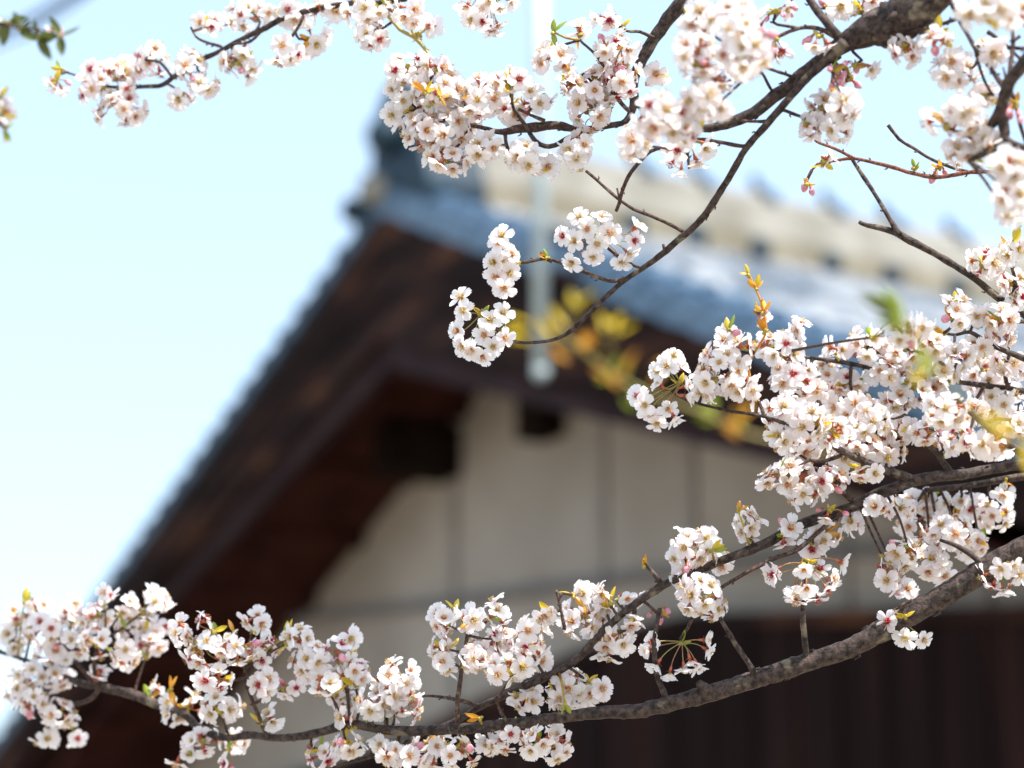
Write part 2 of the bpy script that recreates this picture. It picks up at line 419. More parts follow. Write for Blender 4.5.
def cable(pts, r, m, label):
    dense = catmull([(p, r) for p in pts], .3)
    mb = MB(); mb.tube([p for p, _ in dense], r, 8)
    o = link('cable', mb.mesh('cable', [m], True, pts[0])); o.location = pts[0]
    tag(o, label, 'cable')
M['cable'] = noise_mat('cable_grey', [(.3, (.06, .10, .17)), (.7, (.08, .12, .20))], 4, .6)
M['cable2'] = noise_mat('cable_dull', [(.3, (.10, .10, .11)), (.7, (.14, .14, .15))], 4, .6)
q = [cast(x, y, WB - .06) for x, y in ((270, 622), (440, 604), (520, 592), (640, 576), (760, 560), (900, 548), (1100, 530))]
cable([W(a, WB - .06, z) for a, z in q], .028, M['cable2'], 'dull grey cable strung across the plaster wall above the dark boards')
cable([P(-90, 62, 16), P(-20, 40, 16), P(30, 20, 16), P(85, -12, 16), P(200, -90, 16)], .030, M['cable'], 'thicker blue grey overhead cable crossing the top left corner of the sky')
cable([P(-90, 80, 16.3), P(-20, 52, 16.3), P(35, 30, 16.3), P(95, -12, 16.3), P(210, -90, 16.3)], .014, M['cable'], 'thin overhead cable just below the thicker one in the top left corner')

# ================================================================== FLOWER MESHES
def flower_mesh(name, seed, pm, openness=1.0, tilt=.35, stamens=14, fil='filament'):
    rr = random.Random(seed); mb = MB(); R = .0175
    for k in range(5):
        ang = 2 * math.pi * k / 5 + rr.uniform(-.14, .14)
        ln = R * rr.uniform(.86, 1.10); wd = R * rr.uniform(.33, .43); cup = tilt + rr.uniform(-.22, .22); curl = rr.uniform(-.6, .45)
        tw = rr.uniform(-.3, .3)
        nu, nv = 8, 6; vs = []; uvs = []
        for i in range(nu + 1):
            u = i / nu
            for j in range(nv + 1):
                v = j / nv * 2 - 1
                half = wd * math.sin(math.pi * (u ** 1.45 * .91 + .03)) ** .62
                notch = .0
                ue = u
                if i >= nu - 1: 
                    ue = u - (.20 * math.exp(-(v / .28) ** 2) - .0) * (1 if i == nu else .35) - .12 * abs(v) ** 2.2 * (1 if i == nu else .4)
                x = ln * ue; y = half * v
                # bend upward : cup angle changes along petal
                a = cup * 1.1 - (cup * .7) * u + curl * u * u * .35
                rx = x * math.cos(a); rz = x * math.sin(a)
                rz += (abs(v) ** 2) * R * .13 * (1 - u * .4) + R * .03 * math.sin(5 * v + seed + k) * u + tw * y * u
                if openness < 1:
                    a2 = (1 - openness) * 1.25
                    rx, rz = rx * math.cos(a2) - rz * math.sin(a2), rx * math.sin(a2) + rz * math.cos(a2)
                rx += R * .04
                vs.append(Vector((rx * math.cos(ang) - y * math.sin(ang), rx * math.sin(ang) + y * math.cos(ang), rz + .0006 * k)))
                uvs.append((u, v * .5 + .5))
        fs = [(i * (nv + 1) + j, (i + 1) * (nv + 1) + j, (i + 1) * (nv + 1) + j + 1, i * (nv + 1) + j + 1) for i in range(nu) for j in range(nv)]
        mb.add(vs, fs, 0, uvs)
    for k in range(stamens):
        a = 2 * math.pi * k / stamens + rr.uniform(-.2, .2); sp = rr.uniform(.15, .75) * (openness ** 2)
        l = R * rr.uniform(.38, .55); d = Vector((math.cos(a) * math.sin(sp), math.sin(a) * math.sin(sp), math.cos(sp)))
        p0 = Vector((0, 0, .001)); p1 = p0 + d * l
        mb.tube([p0, p1], [.00032, .00022], 3, 2, False)
        mb.ball(p1, .00085, 3, 4, 3)
    # calyx tube and sepals
    mb.tube([Vector((0, 0, -.0075)), Vector((0, 0, -.006)), Vector((0, 0, -.003)), Vector((0, 0, .0008))], [.0009, .0017, .0020, .0026], 8, 1)
    for k in range(5):
        a = 2 * math.pi * (k + .5) / 5; c, s_ = math.cos(a), math.sin(a)
        def q(x, y, z): return Vector((x * c - y * s_, x * s_ + y * c, z))
        z0 = .0002
        mb.add([q(.0015, -.0013, z0), q(.0015, .0013, z0), q(.0045, .0012, z0 + .0002), q(.0075, 0, z0 - .0004 + .002 * (1 - openness)), q(.0045, -.0012, z0 + .0002)], [(0, 1, 2, 4), (4, 2, 3)], 1)
    return mb.mesh(name, [pm, M['calyx'], M[fil], M['anther' if fil == 'filament' else 'anther_old']])
FL = {'y': [], 'r': [], 'o': [], 'h': [], 'b': []}
for i in range(5): FL['y'].append(flower_mesh('blossom_pale', 10 + i, M['petal_y'], 1, .10 + .07 * i))
for i in range(4): FL['r'].append(flower_mesh('blossom_crimson', 30 + i, M['petal_r'], 1, .12 + .08 * i, 12, 'filament_red'))
for i in range(4): FL['o'].append(flower_mesh('blossom_peach', 50 + i, M['petal_o'], 1, .12 + .09 * i))
for i in range(5): FL['h'].append(flower_mesh('blossom_half', 70 + i, M['petal_o' if i % 2 else 'petal_y'], .50 + .09 * i, .3, 8))
def bud_mesh(seed):
    rr = random.Random(seed); mb = MB()
    mb.tube([Vector((0, 0, z)) for z in (0, .002, .005, .008, .010, .0115)], [.002, .0038, .0048, .004, .0022, .0004], 8, 0)
    for k in range(2):
        mb.tube([Vector((.0008 * (k * 2 - 1), .0006, z)) for z in (.002, .006, .010, .0125)], [.0035, .0044, .003, .0004], 7, 0)
    mb.tube([Vector((0, 0, -.007)), Vector((0, 0, -.005)), Vector((0, 0, .0005)), Vector((0, 0, .002))], [.0009, .0018, .0024, .0034], 8, 1)
    return mb.mesh('flower_bud', [M['budpink'], M['calyx']])
BUDS = [bud_mesh(i) for i in range(2)]
def leaf_mesh(seed, m):
    rr = random.Random(seed); mb = MB(); L = .024; nu, nv = 7, 4; vs = []
    fold = rr.uniform(.5, 1.0); curl = rr.uniform(-.8, .9)
    for i in range(nu + 1):
        u = i / nu; half = L * .21 * math.sin(math.pi * u ** .8) ** .9 + .0003
        for j in range(nv + 1):
            v = j / nv * 2 - 1
            a = curl * u
            z = L * u * math.cos(a * .6); x = L * u * math.sin(a * .6) + abs(v) * half * fold + .0006 * math.sin(u * 40) * abs(v)
            vs.append(Vector((x, half * v, z)))
    fs = [(i * (nv + 1) + j, i * (nv + 1) + j + 1, (i + 1) * (nv + 1) + j + 1, (i + 1) * (nv + 1) + j) for i in range(nu) for j in range(nv)]
    mb.add(vs, fs); return mb.mesh('leaf', [m])
LEAF = {k: [leaf_mesh(i, M['leaf_' + k]) for i in range(3)] for k in 'ygbd'}

def orient(nrm, spin):
    q = nrm.normalized().to_track_quat('Z', 'Y')
    return (q.to_matrix() @ Matrix.Rotation(spin, 3, 'Z')).to_4x4()
def place_mat(p, nrm, spin, s): return Matrix.Translation(p) @ orient(nrm, spin) @ Matrix.Diagonal((s, s, s, 1))

# ================================================================== CHERRY BRANCHES
# every branch: polylines of (x, y, width, depth) read off the photograph and set at their real distance
GRP = 'flowering cherry branches'
BR = {
'A': ('thick grey cherry branch sweeping low across the bottom in front of the dark siding', 0, [
  [(1130,490,32,2.93),(1040,543,30,2.95),(1000,562,29,2.96),(950,592,27,2.97),(900,620,26,2.98),(850,648,23,2.99),(800,665,22,3.0),(740,684,21,3.0),(690,699,19,3.0),(640,710,17,3.0),(600,713,15,3.01),(560,717,14,3.02),(520,723,13,3.03),(470,728,13,3.05),(420,731,12,3.07),(380,729,11,3.1),(350,724,11,3.12),(320,732,10,3.14),(285,738,9,3.16),(250,735,9,3.2),(225,737,8,3.22),(200,728,9,3.25),(183,714,10,3.27),(160,705,11,3.3),(130,694,11,3.32),(100,687,10,3.35),(80,683,8,3.37),(50,670,6,3.4),(10,655,5,3.42),(-30,645,4,3.45)],
  [(98,688,6,3.35),(90,699,6,3.36),(70,704,5,3.38),(55,702,4,3.39)],
  [(92,684,5,3.35),(82,668,5,3.35),(72,655,4,3.36)],[(95,684,5,3.34),(94,665,5,3.33),(98,645,4,3.33)],
  [(268,737,5,3.17),(256,710,5,3.15),(247,684,4,3.15),(245,668,3,3.15)],
  [(456,728,6,3.05),(458,700,6,3.04),(463,660,5,3.04),(468,632,5,3.04)],
  [(755,680,8,3.0),(752,668,7,2.99),(736,645,6,2.99),(720,617,5,2.99)],
  [(666,706,8,3.0),(664,694,7,3.0),(656,672,6,2.99),(655,640,6,2.99),(660,608,5,2.99)],
  [(808,664,8,3.0),(806,648,7,2.99),(803,620,7,2.98),(805,585,6,2.97)],
  [(985,566,8,2.96),(972,555,7,2.96),(957,546,6,2.96),(940,540,4,2.97)],
  [(712,694,15,3.0),(703,688,13,2.99),(699,683,9,2.985)],
  [(893,622,7,2.97),(903,608,5,2.96),(912,600,4,2.95)],
  [(508,723,5,3.03),(500,712,4,3.02),(497,702,3,3.02)],
  [(400,731,5,3.09),(398,745,4,3.09),(402,760,3,3.09)],[(540,720,5,3.02),(536,735,4,3.02),(540,750,3,3.02)]]),
'B': ('second cherry branch, above the thick one, climbing to the right edge', 0, [
  [(1130,452,13,3.12),(1040,462,12,3.1),(1000,468,12,3.1),(960,474,13,3.08),(920,480,14,3.06),(885,492,14,3.05),(850,508,13,3.04),(815,520,13,3.03),(790,530,12,3.03),(760,546,11,3.02),(725,560,10,3.02),(700,570,9,3.02),(670,582,9,3.02),(655,590,10,3.02),(630,608,9,3.02),(600,635,9,3.03),(575,660,9,3.04),(550,676,9,3.05),(520,688,8,3.07),(490,702,8,3.09),(465,716,7,3.1),(440,728,6,3.11),(420,736,6,3.12),(391,748,5,3.12),(368,758,5,3.13),(340,765,4,3.13),(310,780,4,3.13)],
  [(915,481,12,3.06),(890,472,10,3.04),(873,466,9,3.02),(845,452,8,3.0),(830,443,7,2.98),(812,433,5,2.96),(796,428,5,2.95),(765,417,4,2.95),(721,409,4,2.96),(686,400,3,2.97),(672,392,3,2.97)],
  [(833,444,6,2.98),(828,425,5,2.97),(822,410,5,2.96),(819,400,4,2.96)],[(842,455,5,3.0),(824,461,5,3.0),(809,460,4,3.0)],
  [(852,500,7,3.04),(834,484,6,3.03),(814,468,5,3.02)],
  [(952,474,8,3.08),(935,452,6,3.06),(915,433,5,3.05),(905,415,5,3.04)],
  [(1060,478,10,2.9),(1018,452,9,2.9),(988,428,8,2.88),(970,412,7,2.87),(954,398,6,2.86)],[(985,426,5,2.88),(995,419,5,2.88),(1010,420,4,2.88)],
  [(845,512,7,3.03),(835,517,6,3.02),(816,535,6,3.01),(795,550,6,3.0),(773,560,6,3.0),(751,570,5,3.0),(732,580,5,3.0),(716,590,4,3.0)],
  [(663,586,8,3.02),(655,575,6,3.01),(645,563,4,3.01)],
  [(564,630,5,3.02),(561,610,4,3.02),(556,590,3,3.02)],
  [(634,605,6,3.02),(633,618,6,3.02),(628,628,5,3.02),(618,632,5,3.02)],
  [(642,600,4,3.02),(655,612,4,3.01),(662,618,3,3.01)],
  [(478,706,6,3.1),(465,702,5,3.08),(440,697,4,3.08),(422,696,3,3.08)],
  [(694,612,5,3.0),(688,628,4,3.0),(680,640,4,3.0)],
  [(368,758,4,3.13),(372,748,4,3.13),(350,748,3,3.13)],
  [(1040,474,9,3.14),(1000,480,8,3.15),(960,487,7,3.15),(925,490,6,3.14)],
  [(765,417,5,2.95),(760,405,5,2.96),(752,392,4,2.96),(742,378,3,2.96)],
  [(752,392,4,2.96),(750,362,3,2.95),(766,332,3,2.94),(762,307,3,2.94),(754,285,2.5,2.94),(748,272,2,2.94)]]),
'C': ('dark knotty bough from the top right, its long twig curving down to the middle', 0, [
  [(1010,-60,34,2.76),(945,-12,34,2.78),(918,8,54,2.8),(893,24,56,2.82),(868,32,38,2.83),(845,42,23,2.84),(822,60,18,2.86),(804,74,17,2.87),(790,86,16,2.87),(773,97,15,2.88),(754,112,14,2.89),(731,123,13,2.9),(708,128,10,2.9),(690,128,7,2.9)],
  [(845,42,16,2.82),(822,64,11,2.84),(803,82,10,2.85),(785,103,9,2.86),(764,126,9,2.88),(747,147,8,2.9),(731,175,8,2.92),(705,216,8,2.95),(681,238,8,2.97),(654,260,7,2.98),(619,285,6,3.0),(588,314,6,3.0),(573,329,5,3.0),(558,338,4.5,3.0),(540,342,4,3.0),(517,342,4,3.0),(500,333,3,3.0),(484,316,3,3.0)],
  [(632,276,5,3.0),(612,281,5,3.0),(584,272,4.5,3.0),(565,264,4,3.0),(548,259,4,3.0),(523,262,4.5,3.0),(516,262,4.5,3.0)],
  [(552,262,4,3.0),(545,258,4,3.0),(541,252,3,3.0)],
  [(641,268,4,2.99),(625,262,4,2.99),(607,248,4,2.99),(601,238,3,2.99)],
  [(684,232,5,2.97),(665,222,4.5,2.97),(634,209,4.5,2.97),(610,192,4,2.98),(586,171,4,2.99)],
  [(747,146,5,2.9),(725,144,5,2.9),(703,139,6,2.9),(690,141,6,2.91),(677,143,6,2.92),(662,148,5,2.93),(650,152,5,2.94),(638,165,5,2.95),(626,182,5,2.96),(616,211,4,2.98)],
  [(766,121,4,2.88),(745,121,4,2.88),(722,112,3.5,2.87)],[(773,94,4,2.88),(766,80,4,2.86),(757,66,3,2.83)],[(794,78,4,2.86),(780,72,4,2.85),(764,67,3,2.83)],
  [(782,110,5,2.88),(795,115,4,2.87),(806,118,4,2.86)],
  [(840,38,12,2.84),(825,22,10,2.84),(817,12,9,2.85),(806,-6,8,2.86)],
  [(838,42,6,2.84),(822,30,6,2.84),(800,28,5,2.85),(775,38,4,2.85)],
  [(800,28,4,2.85),(785,26,4,2.85),(773,22,4,2.85),(783,8,3.5,2.86),(796,-6,3.5,2.86)],
  [(905,36,6,2.8),(915,31,5,2.79),(940,25,5,2.78),(961,19,5,2.76),(987,19,4,2.74)],
  [(835,48,5,2.85),(832,56,5,2.85),(838,66,4,2.85),(846,72,3,2.85)],[(850,45,5,2.84),(853,52,4,2.84),(862,60,3,2.84)],
  [(690,170,4,2.9),(688,158,4,2.9),(687,146,4,2.91)],
  [(716,208,3,2.95),(711,204,3,2.95),(706,218,3,2.95)],[(667,250,4,2.98),(664,248,4,2.98),(663,244,3,2.98)],[(620,205,3,2.97),(619,196,3,2.97),(617,188,2,2.97)]]),
'D': ('brown limb coming straight down at the top centre into the widest mass of blossoms', 0, [
  [(712,-50,20,3.02),(690,-8,19,3.03),(675,10,17,3.04),(657,34,15,3.05),(645,54,13,3.05),(635,80,11,3.05),(634,105,9,3.05),(626,121,7,3.05),(612,125,7,3.05),(593,129,7,3.05),(575,135,7,3.05),(555,145,6,3.05),(545,146,6,3.05),(535,140,6,3.05),(524,124,5,3.05),(514,110,4,3.05),(512,98,3,3.05)],
  [(604,127,5,3.05),(580,129,8,3.05),(560,126,10,3.06),(535,128,12,3.06),(519,131,11,3.06),(497,131,6,3.06),(470,125,5,3.08),(440,118,4,3.1),(418,108,3,3.1)],
  [(545,121,5,3.05),(532,116,4,3.05),(518,109,4,3.05)],
  [(654,38,5,3.04),(640,31,4,3.04),(628,31,4,3.03),(620,27,3,3.03)],[(684,2,5,3.03),(700,5,4,3.03),(716,4,3,3.03)],
  [(630,112,6,3.05),(612,90,5,3.03),(600,60,4,3.02),(580,40,3,3.02)],
  [(505,131,5,3.06),(506,145,4,3.05),(515,158,4,3.05),(530,165,3,3.05)],[(471,125,4,3.08),(462,140,4,3.08),(450,155,3,3.08)],[(450,120,4,3.09),(440,100,3,3.09),(430,80,3,3.09)],
  [(634,104,5,3.05),(642,112,4,3.05),(640,122,4,3.04)],[(578,78,3,3.03),(584,74,3.5,3.03),(592,82,3,3.03)]]),
'E': ('dark forked cherry limb entering at the right edge near the top, seen against the sky', 0, [
  [(1090,-20,20,2.62),(1050,30,17,2.64),(1024,62,15,2.66),(1012,78,15,2.67),(1004,95,15,2.68),(1000,112,14,2.69),(990,128,10,2.7),(977,141,6,2.7)],
  [(1001,108,12,2.69),(1004,126,13,2.69),(1004,140,11,2.69),(988,152,8,2.69),(969,161,5,2.69)],
  [(1004,138,9,2.69),(1018,146,8,2.68),(1045,150,8,2.68)],
  [(944,-25,6,2.75),(950,0,5,2.75),(960,22,5,2.75),(973,45,6,2.74),(990,68,6,2.72),(1004,88,6,2.7)],
  [(973,45,5,2.74),(985,47,5,2.74),(1024,48,5,2.72),(1060,50,5,2.7)],
  [(1012,-20,5,2.74),(1011,19,5,2.73),(1013,47,5,2.72),(1009,80,6,2.7)],[(1011,92,6,2.7),(1017,110,5,2.71),(1022,131,5,2.72),(1034,160,5,2.72)],
  [(988,32,6,2.76),(1002,42,4,2.75),(1022,60,4,2.74),(1050,80,4,2.72)],[(1012,42,4,2.72),(1020,36,4,2.72)],[(1006,84,3,2.68),(1005,74,3,2.68),(1003,67,2.5,2.68)],[(974,46,4,2.74),(985,82,4,2.73),(993,95,3.5,2.73)]]),
'F': ('slender cherry spray reaching left along the top edge towards the sky corner', 0, [
  [(470,-30,9,3.15),(420,-6,8,3.16),(381,3,7,3.17),(353,3,7,3.18),(320,8,7,3.2),(285,18,7,3.21),(262,30,7,3.22),(240,40,6,3.23),(219,52,6,3.24),(200,60,6,3.25),(184,70,6,3.26),(175,76,6,3.26),(162,85,6,3.27),(150,86,5,3.28),(128,87,4,3.29),(105,86,4,3.29),(90,80,3,3.3),(78,76,2.5,3.3),(66,72,3,3.3)],
  [(303,16,5,3.2),(300,24,4,3.2),(293,36,4,3.2),(287,41,4,3.2)],[(222,47,4,3.24),(208,43,4,3.24),(196,36,3,3.24),(191,27,3,3.24)],
  [(262,31,4,3.22),(250,42,3.5,3.22),(232,44,3,3.22)],[(172,77,4,3.26),(160,62,3.5,3.26),(146,60,3,3.26)],
  [(376,4,5,3.17),(388,14,5,3.16),(400,29,5,3.15),(419,41,5,3.14),(432,58,4,3.13),(445,76,3.5,3.12)],[(419,41,4,3.14),(412,32,3.5,3.14),(409,22,3,3.14)],
  [(535,-30,5,3.12),(510,-8,4,3.12),(492,3,4,3.12),(484,10,4,3.12)]]),
'G': ('bare forked twig crossing the tiled roof at the right, flowering only at its lower end', 0, [
  [(1120,380,11,3.0),(1060,342,10,3.01),(1020,311,9,3.02),(1000,298,9,3.02),(975,279,8,3.03),(950,263,8,3.04),(932,253,8,3.05),(910,241,9,3.05),(897,233,8,3.06),(880,228,7,3.06),(868,225,6,3.07),(859,222,5,3.07)],
  [(899,235,8,3.05),(889,218,6,3.06),(876,196,5,3.07),(861,173,5,3.08),(851,157,4,3.08)],
  [(1060,372,8,2.98),(1015,355,7,2.98),(1000,349,6,2.98),(985,341,6,2.98),(970,332,5,2.98),(955,335,4,2.98),(944,333,3,2.98)],
  [(1010,303,6,3.02),(1015,285,5,3.0),(1012,268,4,2.99),(1010,250,4,2.98)],[(1035,322,6,3.02),(1010,320,5,3.0),(992,317,3,2.99)]]),
'H': ('reddish thin twig lying nearly level above the ridge, with one dark side shoot', 0, [
  [(1100,176,7,2.92),(1040,174,6,2.93),(994,172,5,2.94),(961,174,5.5,2.95),(931,177,5.5,2.96),(912,173,5,2.96),(894,167,5,2.97),(875,163,4.5,2.97),(854,158,4,2.98),(840,159,3.5,2.98),(830,161,3.5,2.98),(818,164,3,2.98),(812,170,2.5,2.98)],
  [(970,173,5,2.95),(950,167,4,2.96),(931,159,4,2.97),(905,143,4,2.98),(896,134,4,2.98),(888,125,5,2.98)],
  [(854,158,4,2.98),(838,150,4,2.96),(820,143,4,2.94),(815,140,3,2.93)]]),
'K': ('thin twig almost buried in the dense blossoms at the right, under the tiled roof', 0, [
  [(1130,400,8,3.12),(1040,394,8,3.12),(1000,388,7,3.12),(950,381,6,3.12),(905,374,6,3.12),(882,371,5,3.11),(852,364,5,3.1),(821,359,5,3.1),(800,356,4,3.08),(785,352,3,3.07)],
  [(960,382,5,3.12),(940,362,4,3.1),(915,350,4,3.08)],[(1010,390,6,3.12),(1005,372,5,3.1),(1010,352,4,3.08)],[(920,376,5,3.12),(910,395,4,3.1),(905,410,4,3.08)],[(985,386,5,3.12),(975,400,4,3.1),(968,412,4,3.08)],[(852,364,4,3.1),(850,385,4,3.1),(858,405,4,3.1)],
  [(895,373,4,3.12),(880,355,4,3.12),(868,345,3,3.12)]]),
'L': ('blurred cherry sprig with dark young leaves poking in at the upper left edge', 0, [
  [(-60,10,7,3.7),(-20,22,6,3.7),(5,24,5,3.7),(22,28,4,3.7),(40,30,3,3.7),(58,36,2.5,3.7)],[(-60,100,6,3.7),(-20,115,6,3.7),(0,124,5,3.7),(8,128,4,3.7)],[(-20,22,6,3.7),(-50,60,6,3.7),(-60,100,6,3.7)]]),
}
# blossom clusters: branch: (x, y, rx, ry[, options])   options: d depth shift, s style, c flower kinds, n count, lf leaves
CL = {
'F': [(108,85,32,30),(120,108,30,18),(150,60,22,18,'r'),(190,66,18,20),(182,103,12,10,'dd'),(205,85,18,14,'o'),(240,62,20,22,'o'),(212,24,22,10),(252,14,26,16),(286,56,20,16,'dd'),(290,14,20,16),(312,42,16,18),(330,10,26,12),(372,10,28,16),(372,36,20,15,'r'),(410,12,16,18,'o'),(432,26,10,8),(485,14,32,28,'dd'),(55,82,14,8,'bb'),(128,70,18,14)],
'D': [(415,70,26,20,'r'),(410,100,26,26,'o'),(440,92,28,24),(422,132,24,24,'o'),(455,128,30,28,'o'),(452,160,28,16,'o'),(480,100,28,26),(486,150,18,16,'o'),(506,82,22,14,'r'),(512,112,20,16),(535,100,18,18,'r'),(524,158,20,16,'o'),(545,166,18,12,'o'),(556,57,22,18,'r'),(578,30,9,9),(592,112,26,26),(576,150,20,22),(600,84,26,26),(614,52,24,24,'r'),(606,18,14,12),(618,78,22,24,'r'),(656,76,12,14,'o'),(570,85,14,12,'r'),(395,115,12,14,'o'),(438,66,14,10,'r')],
'C': [(745,45,32,34,'y',{'d':-.28}),(705,22,22,18,'y',{'d':-.15}),(735,12,24,14,'y',{'d':-.2}),(697,58,24,26,'y',{'d':-.2}),(660,117,27,26,'r',{'d':-.25}),(702,100,24,22,'y',{'d':-.2}),(683,132,20,12,'r',{'d':-.22}),(720,78,16,16,'y',{'d':-.2}),(636,142,16,18,'y',{'d':-.15}),(692,160,26,20,'dd',{'sp':(688,142)}),(780,54,9,11,'r'),(825,104,18,16,'o'),(846,108,16,22,'y',{'d':-.1}),(812,128,12,14,'o'),(850,80,12,12,'y'),(838,132,14,14,'y'),(830,8,16,10,'o'),(858,4,26,13,'o'),(775,12,18,12,'bb'),(905,50,20,16,'r'),(936,40,14,12,'r'),(855,66,16,10,'bb'),(820,36,12,10,'bb'),(832,72,10,14,'bb'),
   ('P1',),('P2',),('P3',)],
'E': [(958,70,24,22,'o'),(965,115,24,26,'y'),(931,120,9,10,'y'),(965,152,28,12,'o'),(1010,168,20,20,'y',{'d':-.2}),(1012,195,20,16,'y',{'d':-.2}),(985,8,30,16,'y',{'d':-.25}),(1015,10,20,20,'y',{'d':-.2}),(992,50,14,12,'y'),(985,95,14,14,'y'),(1015,105,10,14,'bb'),(985,140,16,14,'o'),(1008,215,14,10,'y',{'d':-.1})],
'H': [(826,158,12,8,'o'),(808,184,7,6,'bb'),(940,168,14,8,'bb'),(1000,170,10,8,'bb')],
'G': [(1012,250,16,14,'y'),(985,262,18,18,'r'),(1010,282,18,14,'r'),(955,312,18,18,'y'),(975,318,12,12,'y'),(1000,320,22,14,'o'),(1000,338,22,16,'o'),(980,345,18,12,'r'),(1018,300,10,10,'r'),(958,355,14,8,'r')],
'K': [(838,350,13,10,'o'),(865,345,22,20,'r'),(888,372,20,16,'r'),(822,374,22,20),(850,384,20,16,'r'),(857,410,26,22,'o'),(815,388,22,16,'r'),(905,352,26,20),(935,345,22,14,'r'),(920,390,26,22,'r'),(895,402,18,14,'r'),(942,374,22,18,'o'),(975,352,18,16,'r'),(986,376,24,22,'y'),(1010,362,20,20),(1002,400,26,24,'y'),(970,412,20,16,'o'),(1016,425,18,16,'y'),(785,352,26,24,'r'),(791,382,28,22,'r'),(766,345,12,12,'r'),(800,326,8,10,'r'),(905,332,16,18,'y',{'d':-.35}),(925,328,12,12,'y',{'d':-.3})],
'B': [('Q1',),(725,372,30,30,'y'),(706,386,14,18,'y'),(728,340,14,14,'r'),(742,346,12,10,'o'),(745,390,18,14,'y'),(756,312,8,7,'bb'),(790,416,28,22,'r'),(812,425,24,20,'y'),(832,432,18,16,'o'),(802,448,24,18,'o'),(872,424,24,22,'y'),(900,430,22,16,'o'),(945,412,24,20,'y'),(928,432,20,14,'o'),(960,436,18,12,'r'),(842,455,16,12,'y'),(780,440,10,14,'r'),(985,446,24,12,'y'),(856,446,24,14,'o'),(886,452,22,13,'o'),(795,474,24,18,'r'),(805,494,20,13,'o'),(832,480,20,15,'r'),(868,474,18,10,'o'),(770,478,16,12,'y'),(950,442,20,12,'o'),(1006,493,13,7,'r'),
   (900,508,22,12),(927,502,26,12,'o'),(960,506,26,13),(993,516,24,18),(916,526,22,18,'o'),(945,532,28,22,'o'),(972,545,20,18,'o'),(905,552,20,18,'o'),(930,562,22,16,'o'),(890,574,17,16),(905,592,14,11,'r'),(942,576,14,8,'o'),
   (747,527,15,20,'y'),(786,533,11,17,'r'),(826,536,20,12,'o'),(852,524,11,11),(812,548,12,8),(878,506,14,9,'o'),(830,512,12,7,'bb'),
   (690,552,25,24,'y'),(704,540,16,14,'y'),(722,562,10,12,'y'),(697,594,26,22,'y'),(714,607,17,15,'y'),(660,610,10,8,'bb'),('R1',),(685,575,16,14,'o'),
   (587,592,10,8,'y'),(584,622,25,20,'y'),(605,610,12,10,'y'),(602,592,8,7,'y'),(622,600,16,9,'bb'),(633,624,9,7,'o'),(603,658,13,17,'dd',{'sp':(604,632)}),(626,668,15,9,'dd',{'sp':(620,634)}),(572,686,26,20,'o'),(592,690,18,16,'o'),(560,700,18,10,'o'),
   (530,640,18,24,'r'),(546,616,11,10,'o'),(500,645,15,14,'r'),(540,660,16,10,'o'),(527,701,16,15,'y')],
'A': [(442,622,13,18,'o'),(440,648,14,16),(468,618,14,14,'y'),(450,664,22,11,'r'),(497,614,15,16),(490,645,22,20,'r'),(506,670,26,15,'o'),(475,660,16,14,'o'),
   (400,754,28,14,'o'),(432,750,24,18,'o'),(460,752,24,16,'o'),(490,745,16,10,'o'),(512,750,26,16,'dd',{'sp':(512,730)}),(538,742,18,18,'o'),(560,746,16,22,'o'),
   (398,682,28,24,'y'),(403,706,22,18,'o'),(383,700,16,18,'o'),(356,672,18,20),(345,700,20,15,'y'),(372,704,22,14,'o'),(350,638,9,8,'r'),(300,636,15,14,'y'),(312,662,24,22,'y'),(336,652,14,14,'r'),(292,686,18,13,'r'),(326,684,16,12,'y'),
   (255,620,14,11,'r'),(203,621,9,8,'r'),(205,655,26,22,'r'),(236,648,24,18,'y'),(264,652,18,20,'r'),(216,680,22,13,'r'),(262,684,13,13,'r'),(190,708,19,17,'y'),(222,708,24,20,'y'),(271,717,8,12,'y'),(200,744,22,13,'r'),(236,743,14,12,'o'),(185,758,16,10,'r'),(228,765,8,8,'r'),(346,718,10,7,'y'),(322,755,20,13,'r'),(346,746,18,13,'o'),(378,744,14,10,'y'),
   (157,602,19,16,'y'),(127,606,12,12,'y'),(107,593,9,9),(180,634,12,17,'o'),(160,634,20,16,'r'),(132,625,20,20,'y'),(124,655,17,17,'o'),(150,645,17,13,'r'),(92,620,22,20,'r'),(96,645,18,15,'r'),(70,615,16,16,'r'),(74,642,20,16),(20,613,18,15,'r'),(16,640,16,18,'y'),(46,628,22,20),(55,655,22,15,'y'),(40,605,14,8,'r'),(30,675,20,16,'y'),(55,680,18,13,'o'),(14,692,15,18,'y'),(32,702,20,16,'o'),(58,715,23,16,'o'),(45,740,22,7,'r'),(75,738,10,6,'r'),(100,674,13,8,'r'),(158,687,8,7,'r'),(168,702,8,6,'y'),(172,716,12,8,'y'),
   (806,578,42,22,'dd',{'sp':(806,564)}),(1004,588,24,17,'dd',{'sp':(1003,565)}),('S1',),(1015,575,14,10,'o')],
'L': [(54,30,6,5,'bb'),(4,112,10,16,'o'),(-18,120,14,18,'y')],
}
